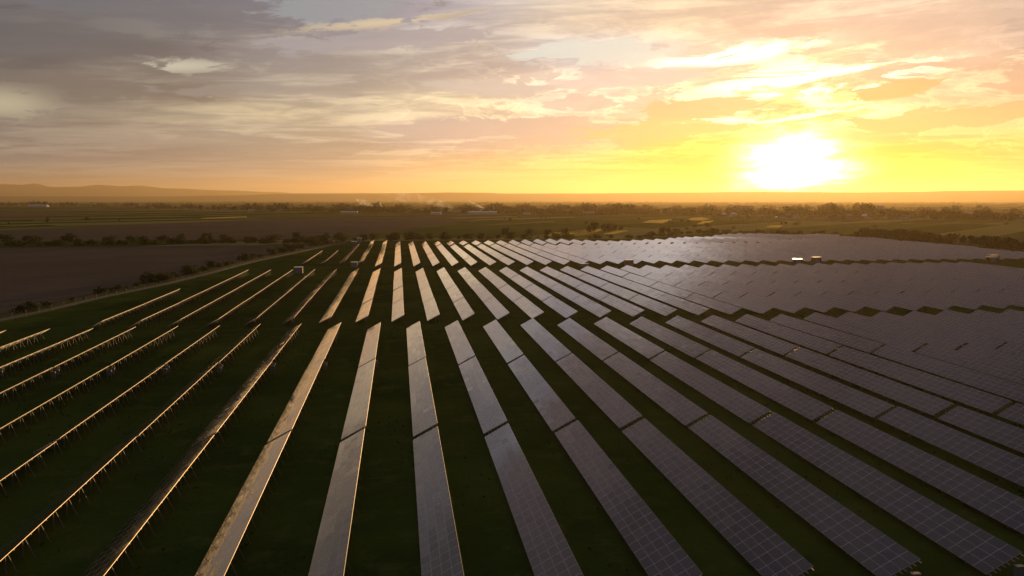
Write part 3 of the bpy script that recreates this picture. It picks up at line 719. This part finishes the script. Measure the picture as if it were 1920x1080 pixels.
# hedge behind the far edge of the plant
pl = sorted(spread_line([(-44, 668), (20, 690), (110, 690), (214, 690), (290, 768)], 66, 7, rv))
for i, (x, y) in enumerate(pl):
    h = rv.choice([2.2, 3, 3.6, 4.4, 5.5]) * rv.uniform(.85, 1.2) * (.8 if x > 110 else 1)
    bush(x, y, h, f"{size_word(h, 3, 4.6)} dark bush behind the last solar tables, {nth(i + 1)} along from the fence corner", 'bushes behind the far solar tables', 1.2)
for i, (x, y, h) in enumerate([(192, 800, 7), (203, 820, 9.5), (212, 812, 8.5), (224, 835, 8), (231, 845, 7), (240, 850, 5), (120, 735, 7), (136, 728, 6.5), (98, 742, 7.5), (100, 760, 6), (154, 735, 7), (256, 760, 7), (268, 775, 6)]):
    tree(x, y, h, f"dark round tree beside the ripe crop strips, {nth(i + 1)} from the fence side", 'small trees by the ripe crop strips')
pl = spread_line([(292, 764), (330, 772), (360, 752), (425, 668)], 40, 7, rv)
for i, (x, y) in enumerate(sorted(pl)):
    h = rv.choice([2.0, 2.8, 3.6, 4.6]) * rv.uniform(.85, 1.2)
    bush(x, y, h, f"{size_word(h, 2.6, 3.8)} hazy bush behind the sunward corner of the plant, {nth(i + 1)} towards the dark wood", 'bushes behind the sunward corner', 1.2)
# dark wood along the far side of the plant
n = 0
wood = []
for i in range(125):
    f = rv.random(); x = 398 + 26 * rv.random() + f * 10; y = 440 + f * 250
    wood.append((x + (y - 440) * .03, y))
for i, (x, y) in enumerate(sorted(wood, key=lambda q: -q[1])):
    h = rv.uniform(4.2, 8.2)
    tree(x, y, h, f"dark {'slim' if i % 3 == 0 else 'broad'} tree in the wood beyond the plant's far side, {nth(i + 1)} coming towards us", 'dark wood beyond the plant', CONE if i % 3 == 0 else TREE, 1.0 if i % 3 else 1.3)
# lone bushes and trees out in the fields
sc = []
for _ in range(400):
    if len(sc) >= 46: break
    x = rv.uniform(-900, 1000); y = rv.uniform(760, 1500)
    if (-440 < x < 145 and y < 1500) or (130 < x < 260 and y < 880): continue
    q = seen((x, y, 0))
    if q and abs(q[0]) < 955: sc.append((x, y))
for i, (x, y) in enumerate(sorted(sc)):
    h = rv.uniform(2.2, 5.5)
    bush(x, y, h, f"lone {size_word(h, 3, 4.4)} bush out in the strip fields, {nth(i + 1)} from the mountain side", 'lone bushes in the strip fields')

# weeds and tufts standing in the mown meadow
bm = MB(); rt = random.Random(77)
while len(bm.f) < 9000:
    y = 48 + 185 * rt.random() ** 1.3; x = rt.uniform(-118, 172); q = seen((x, y, 0))
    if not q or abs(q[0]) > 1010: continue
    if math.sin(x * .21 + 2 * math.sin(y * .07)) + math.sin(y * .13 + x * .05) + rt.gauss(0, .9) < .6: continue
    h = rt.uniform(.08, .26)
    for _ in range(3):
        a = rt.uniform(0, 6.28); cx, sx = math.cos(a) * h * .6, math.sin(a) * h * .6; lx, ly = rt.uniform(-.1, .1), rt.uniform(-.1, .1)
        bm.quad((x - cx, y - sx, .02), (x + cx, y + sx, .02), (x + cx * .8 + lx, y + sx * .8 + ly, .03 + h), (x - cx * .7 + lx, y - sx * .7 + ly, .03 + h * .8))
o = bm.obj('grass', [leaf_material('tuft_grass', (0.05, 0.068, 0.013), (0.12, 0.12, 0.03), .4)]); o['label'] = 'tufts of longer grass and weeds scattered between the near rows'; kind(o, 'stuff')

# ------------------------------------------------------------------ village: houses, sheds, church
def house(x, y, w, l, h, rh, label, wall='white_wall', roof='red_roof', rz=0.0, grp='village houses', name='house', cat='house', chimney=True):
    t = thing(name, label, cat, (x, y, 0), rz, grp)
    b = MB(); b.box(-w / 2, w / 2, -l / 2, l / 2, -.3, h)
    n = len(b.v); b.v += [(-w / 2, -l / 2, h), (w / 2, -l / 2, h), (0, -l / 2, h + rh), (-w / 2, l / 2, h), (w / 2, l / 2, h), (0, l / 2, h + rh)]
    b.f += [(n, n + 1, n + 2), (n + 4, n + 3, n + 5)]; b.mi += [0, 0]
    b.obj('wall', [M[wall]], t)
    b = MB(); o = .5; e = rh * o / (w / 2)
    for s in (-1, 1):
        a = (s * (w / 2 + o), -l / 2 - o, h - e + .1); d = (s * (w / 2 + o), l / 2 + o, h - e + .1); c = (0, l / 2 + o, h + rh + .1); f = (0, -l / 2 - o, h + rh + .1)
        q = (a, d, c, f) if s > 0 else (f, c, d, a)
        b.quad(*q); b.quad(*[(p[0], p[1], p[2] - .2) for p in q[::-1]])
        for p, r_ in zip(q, q[1:] + q[:1]): b.quad(p, (p[0], p[1], p[2] - .2), (r_[0], r_[1], r_[2] - .2), r_)
    rf = b.obj('roof', [M[roof]], t)
    if chimney:
        b = MB(); b.box(w * .12, w * .12 + .7, l * .1, l * .1 + .7, h + rh * .5, h + rh + 1.0); b.obj('chimney', [M['red_roof']], rf)
    for i in range(max(2, int(l // 5))):
        yy = -l / 2 + l * (i + .5) / max(2, int(l // 5))
        for s in (-1, 1):
            b = MB(); x0 = s * (w / 2 + .02); b.box(min(x0, x0 + s * .04), max(x0, x0 + s * .04), yy - .6, yy + .6, h * .35, h * .75); b.obj('window', [M['window']], t)
    for s in (-.25, .25):
        b = MB(); b.box(w * s - .6, w * s + .6, -l / 2 - .05, -l / 2 - .01, h * .35, h * .75); b.obj('window', [M['window']], t)
def at(x, y):                                                    # ground point seen at a place of the photograph
    d = FWD + RGT * ((x - 960) / 1500) - UPV * ((y - 540) / 1500); k = -CAM_Z / d.z
    return d.x * k, d.y * k
def shed(px, py, w, l, h, label, roof='pale_roof', wall='white_wall', rz=R(82), grp=None):
    x, y = at(px, py); house(x, y, w, l, h, w * .14, label, wall, roof, rz, grp, 'farm_shed', 'shed', False)
shed(72, 388, 22, 88, 7, 'long pale-roofed shed in front of the far tree belt under the mountains')
shed(905, 401.5, 18, 66, 4.5, 'long low white-roofed shed below the leaning smoke plume')
shed(911, 398.5, 14, 36, 6.5, 'shorter pale shed just behind the long low white-roofed one')
shed(1895, 412, 14, 34, 4.5, 'low pale shed at the village end beside the dark trees')
shed(812, 395.5, 12, 26, 5, 'pale flat shed roof half hidden among the village trees')
shed(818, 402.5, 12, 22, 4, 'small pale shed in front of the dark barns')
shed(655, 400.5, 14, 40, 4, 'low pale greenhouse shed in front of the smoking trees', 'pale_roof')
shed(1070, 402, 22, 44, 8, 'large dark red barn in front of the village trees', 'red_roof', 'dark_wall')
shed(1104, 404, 14, 24, 6, 'dark barn beside the large red barn', 'grey_roof', 'dark_wall')
shed(1012, 401, 16, 60, 4.5, 'long dark low shed between white-roofed shed and red barn', 'grey_roof', 'cream_wall')
shed(845, 400.5, 18, 52, 5, 'long dark barn beside the white-roofed shed', 'grey_roof', 'dark_wall')
shed(988, 403, 8, 14, 3.5, 'tiny pale shed at the meadow edge before the dark low shed')
hs = [(262, 388, 'white_wall', 'pale_roof'), (273, 387, 'white_wall', 'pale_roof'), (285, 391, 'cream_wall', 'grey_roof'), (35, 386, 'white_wall', 'grey_roof'), (421, 396, 'white_wall', 'grey_roof'), (437, 392, 'cream_wall', 'pale_roof'), (470, 397, 'white_wall', 'grey_roof'), (525, 396, 'cream_wall', 'grey_roof'), (763, 398, 'white_wall', 'red_roof'), (1260, 399, 'white_wall', 'grey_roof'), (345, 393, 'cream_wall', 'red_roof')]
rh_ = random.Random(5)
for i in range(34):
    px = 1345 + 545 * (i + rh_.random()) / 34
    hs.append((px, rh_.uniform(397, 409) + (px - 1345) * .006, rh_.choice(['white_wall', 'cream_wall', 'dark_wall']), rh_.choice(['tin_roof', 'red_roof', 'grey_roof', 'red_roof'])))
WN = {'white_wall': 'white', 'cream_wall': 'cream', 'dark_wall': 'brown'}; RN = {'pale_roof': 'pale', 'red_roof': 'red', 'grey_roof': 'dark', 'tin_roof': 'shiny tin'}
for i, (px, py, wl, rf) in enumerate(sorted(hs)):
    x, y = at(px, py); house(x, y, rh_.uniform(8, 11), rh_.uniform(10, 15), rh_.uniform(3.2, 5.5), rh_.uniform(2.5, 4), f"{WN[wl]} village house with {RN[rf]} roof among trees, {nth(i + 1)} from the mountain side", wl, rf, rh_.uniform(0, 3.1))
# flat-roofed car ports and cars that flash in the low sun
cars = []
for i in range(26):
    px = 1350 + 440 * rh_.random(); py = rh_.uniform(398, 411); cars.append((px, py))
for i, (px, py) in enumerate(sorted(cars)):
    x, y = at(px, py)
    b = MB(); b.box(-3.2, 3.2, -3, 3, 2.6, 2.75, 0)
    t = thing('flat_garage', f"flat-roofed garage flashing in the low sun, {nth(i + 1)} from the church side", 'garage', (x, y, 0), rh_.uniform(0, 3), 'flat garages in the village')
    rf = b.obj('roof', [M['tin_roof']], t); rf.rotation_euler = (R(rh_.gauss(0, 1.0)), R(rh_.gauss(0, 1.0)), 0)
    b = MB(); b.box(-2.9, 2.9, -2.7, 2.7, -.3, 2.45); b.obj('wall', [M['dark_wall']], t)
x, y = at(1332, 400)
t = thing('church', 'church with a pointed spire rising from the village trees', 'church', (x, y, 0), R(20))
b = MB(); b.box(-3, 3, -3, 3, -.3, 14); b.obj('tower', [M['cream_wall']], t)
b = MB(); b.tube([(0, 0, 14.002), (0, 0, 16.5), (0, 0, 19), (0, 0, 26)], [3.4, 2.6, 1.2, .08], 8); b.obj('spire', [M['grey_roof']], t)
b = MB(); b.box(-4.5, 4.5, 3.01, 22, -.3, 8); b.obj('nave', [M['cream_wall']], t)
b = MB(); b.quad((-5, 3.01, 8), (0, 3.01, 13), (0, 22.4, 13), (-5, 22.4, 8)); b.quad((5, 22.4, 8), (0, 22.4, 13), (0, 3.01, 13), (5, 3.01, 8)); b.obj('roof', [M['red_roof']], t)
x, y = at(1323, 400)
t = thing('bell_tower', 'slim bell tower beside the church spire', 'tower', (x, y, 0), R(10))
b = MB(); b.box(-2, 2, -2, 2, -.3, 12); b.obj('wall', [M['cream_wall']], t)
b = MB(); b.tube([(0, 0, 12.002), (0, 0, 14), (0, 0, 20)], [2.7, 1.8, .08], 8); b.obj('roof', [M['grey_roof']], t)
def block(px, py, w, dpt, h, label, floors):
    x, y = at(px, py); t = thing('apartment_block', label, 'building', (x, y, 0), R(-18))
    b = MB(); b.box(-w / 2, w / 2, 0, dpt, -.3, h); b.obj('wall', [M['cream_wall']], t)
    b = MB(); b.box(-w / 2 - .3, w / 2 + .3, -.3, dpt + .3, h + .002, h + .7); b.obj('roof', [M['grey_roof']], t)
    nb = int(w // 4.5)
    for f in range(floors):
        for i in range(nb):
            b = MB(); xx = -w / 2 + w * (i + .5) / nb; b.box(xx - .8, xx + .8, -.06, -.01, 1.2 + f * h / floors, 2.7 + f * h / floors); b.obj('window', [M['window']], t)
block(1396, 399, 46, 13, 17, 'long flat apartment block above the village below the sun', 4)
block(1651, 400, 15, 13, 18, 'short square apartment block standing over the village trees', 5)

# village trees one can tell apart, then the rest of the belt as one wood
belt = [(-60, 387), (0, 388), (160, 389), (320, 393), (480, 397), (640, 400), (760, 401), (900, 402), (1050, 404), (1200, 405), (1340, 406), (1500, 408), (1640, 411), (1780, 413), (1920, 416), (1990, 418)]
def belt_y(px):
    for (a, b_), (c, d) in zip(belt, belt[1:]):
        if a <= px <= c: return b_ + (d - b_) * (px - a) / (c - a)
    return 405
rb = random.Random(31)
named = []
for i in range(120):
    px = 300 + 1640 * (i + rb.random()) / 120
    named.append((px, belt_y(px) - rb.uniform(0.5, 3.0)))
special = [(1062, 399, 19), (1177, 402, 22), (1186, 402, 17), (880, 399, 18), (700, 398, 17), (1625, 405, 25), (1632, 404, 21), (1480, 404, 19), (1497, 404, 17)]
lst = [(px, py, rb.uniform(9, 17)) for px, py in named] + special
for i, (px, py, h) in enumerate(sorted(lst)):
    x, y = at(px, py); d = math.hypot(x, y); h = h * (1.0 if px > 560 else .9)
    tree(x, y, h, f"{size_word(h, 10, 14)} dusky tree in the front of the village belt, {nth(i + 1)} from the mountain side", 'trees in the front of the village belt', None, rb.uniform(.95, 1.4))
b = MB()
def low_crown(b, x, y, h, w, n, rnd):
    lumps = [(Vector((x + rnd.uniform(-.4, .4) * w, y + rnd.uniform(-.4, .4) * w, h * rnd.uniform(.35, .72))), rnd.uniform(.26, .42)) for _ in range(4)]
    for _ in range(n):
        c, r = rnd.choice(lumps); d = Vector((rnd.gauss(0, 1), rnd.gauss(0, 1), rnd.gauss(0, 1))).normalized()
        p = c + Vector((d.x * r * w, d.y * r * w, d.z * r * h)); u = (d + Vector((rnd.gauss(0, .5), rnd.gauss(0, .5), rnd.gauss(0, .5)))).normalized().orthogonal().normalized()
        v_ = d.cross(u).normalized(); s = h * .085 * rnd.uniform(.6, 1.4); p.z = max(p.z, s)
        b.quad(p - u * s - v_ * s, p + u * s - v_ * s, p + u * s + v_ * s, p - u * s + v_ * s)
for i in range(3000):
    px = rb.uniform(-60, 1990) if i % 3 else rb.uniform(620, 1340); base = belt_y(px); far = rb.random() ** 1.4
    yy = base - 1.5 - far * (base - 381) * .62
    x, y = at(px, yy); low_crown(b, x, y, rb.uniform(9, 18) * (1 + far * .2) * (.72 + .34 * math.sin(px * .021) * math.sin(px * .0083 + 1) + .25 * math.sin(px * .11)), rb.uniform(8, 15), 44, rb)
o = b.obj('village_wood', [M['leaf_dark']]); o['label'] = 'belt of dusky village trees running along the whole plain'; kind(o, 'stuff')
b = MB()
for i in range(700):
    dd = rb.choice([5200, 6400, 7600, 9200]) + rb.uniform(-150, 150); a = R(8.04 + rb.uniform(-38, 38) + .8 * math.sin(dd))
    low_crown(b, math.sin(a) * dd, math.cos(a) * dd, rb.uniform(9, 17), rb.uniform(20, 60), 26, rb)
o = b.obj('far_wood', [M['leaf_dark']]); o['label'] = 'thin lines of far woods on the hazy plain below the hills'; kind(o, 'stuff')

# ------------------------------------------------------------------ smoke
def smoke(name, label, px, py, pts, rad, dens, seed):
    x, y = at(px, py); b = MB(); b.tube(pts, rad, 12)
    b.f.append(tuple(reversed(range(12)))); b.mi.append(0)
    m = bpy.data.materials.new(name); m.use_nodes = True; g = G(m.node_tree); m.node_tree.nodes.clear()
    out = m.node_tree.nodes.new('ShaderNodeOutputMaterial'); pv = m.node_tree.nodes.new('ShaderNodeVolumePrincipled')
    t = m.node_tree.nodes.new('ShaderNodeTexCoord'); n = g.noise(g.v('ADD', t.outputs['Object'], (seed, seed * 2.0, 0)), 0.12 if dens > .03 else 0.05, 4, .6, .5)
    g.nt.links.new(g.mul(g.sstep(n, .42, .64), dens), pv.inputs['Density']); pv.inputs['Color'].default_value = (.9, .86, .8, 1); pv.inputs['Anisotropy'].default_value = .55
    g.nt.links.new(pv.outputs[0], out.inputs['Volume'])
    o = b.obj(name, [m], smooth=True); o.location = (x, y, 0); o['label'] = label; kind(o, 'stuff'); m.cycles.volume_step_rate = 4.0
smoke('smoke', 'pale smoke plume leaning away from the white-roofed shed', 915, 398, [(0, 0, 4), (-6, 2, 9), (-16, 4, 13), (-27, 6, 18), (-40, 8, 24), (-50, 10, 30)], [.8, 1.8, 2.6, 3.2, 3.6, 1.4], 1.0, 1.0)
smoke('smoke', 'thin upright wisp of smoke over the village trees', 716, 396, [(0, 0, 8), (-1, 0, 15), (-4, 0, 22), (-9, 0, 28), (-14, 0, 34)], [1.2, 2.2, 2.8, 3.2, 1.4], .9, 4.0)
smoke('smoke', 'broad bright smoke puff drifting above the village trees', 700, 396, [(6, 0, 6), (-6, 0, 14), (-22, 0, 22), (-38, 0, 30), (-50, 0, 34)], [4, 8, 9, 9, 3], .11, 7.0)
smoke('smoke', 'faint long smoke veil trailing over the trees between both plumes', 840, 396, [(20, 20, 10), (-20, 20, 22), (-70, 20, 34), (-130, 20, 44), (-190, 20, 52)], [5, 11, 15, 18, 6], .018, 11.0)

# ------------------------------------------------------------------ haze over the plain
HAZE = 0.44e-4
b = MB(); b.box(-34000, 34000, -3500, 34000, -4, 560)
o = b.obj('haze', []); kind(o, 'stuff'); o['label'] = 'warm evening haze over the whole plain'
m = bpy.data.materials.new('haze'); m.use_nodes = True; m.node_tree.nodes.clear()
out = m.node_tree.nodes.new('ShaderNodeOutputMaterial'); pv = m.node_tree.nodes.new('ShaderNodeVolumePrincipled')
pv.inputs['Density'].default_value = HAZE; pv.inputs['Color'].default_value = (0.97, 0.74, 0.40, 1); pv.inputs['Anisotropy'].default_value = 0.60
m.node_tree.links.new(pv.outputs[0], out.inputs['Volume'])
o.data.materials.append(m)
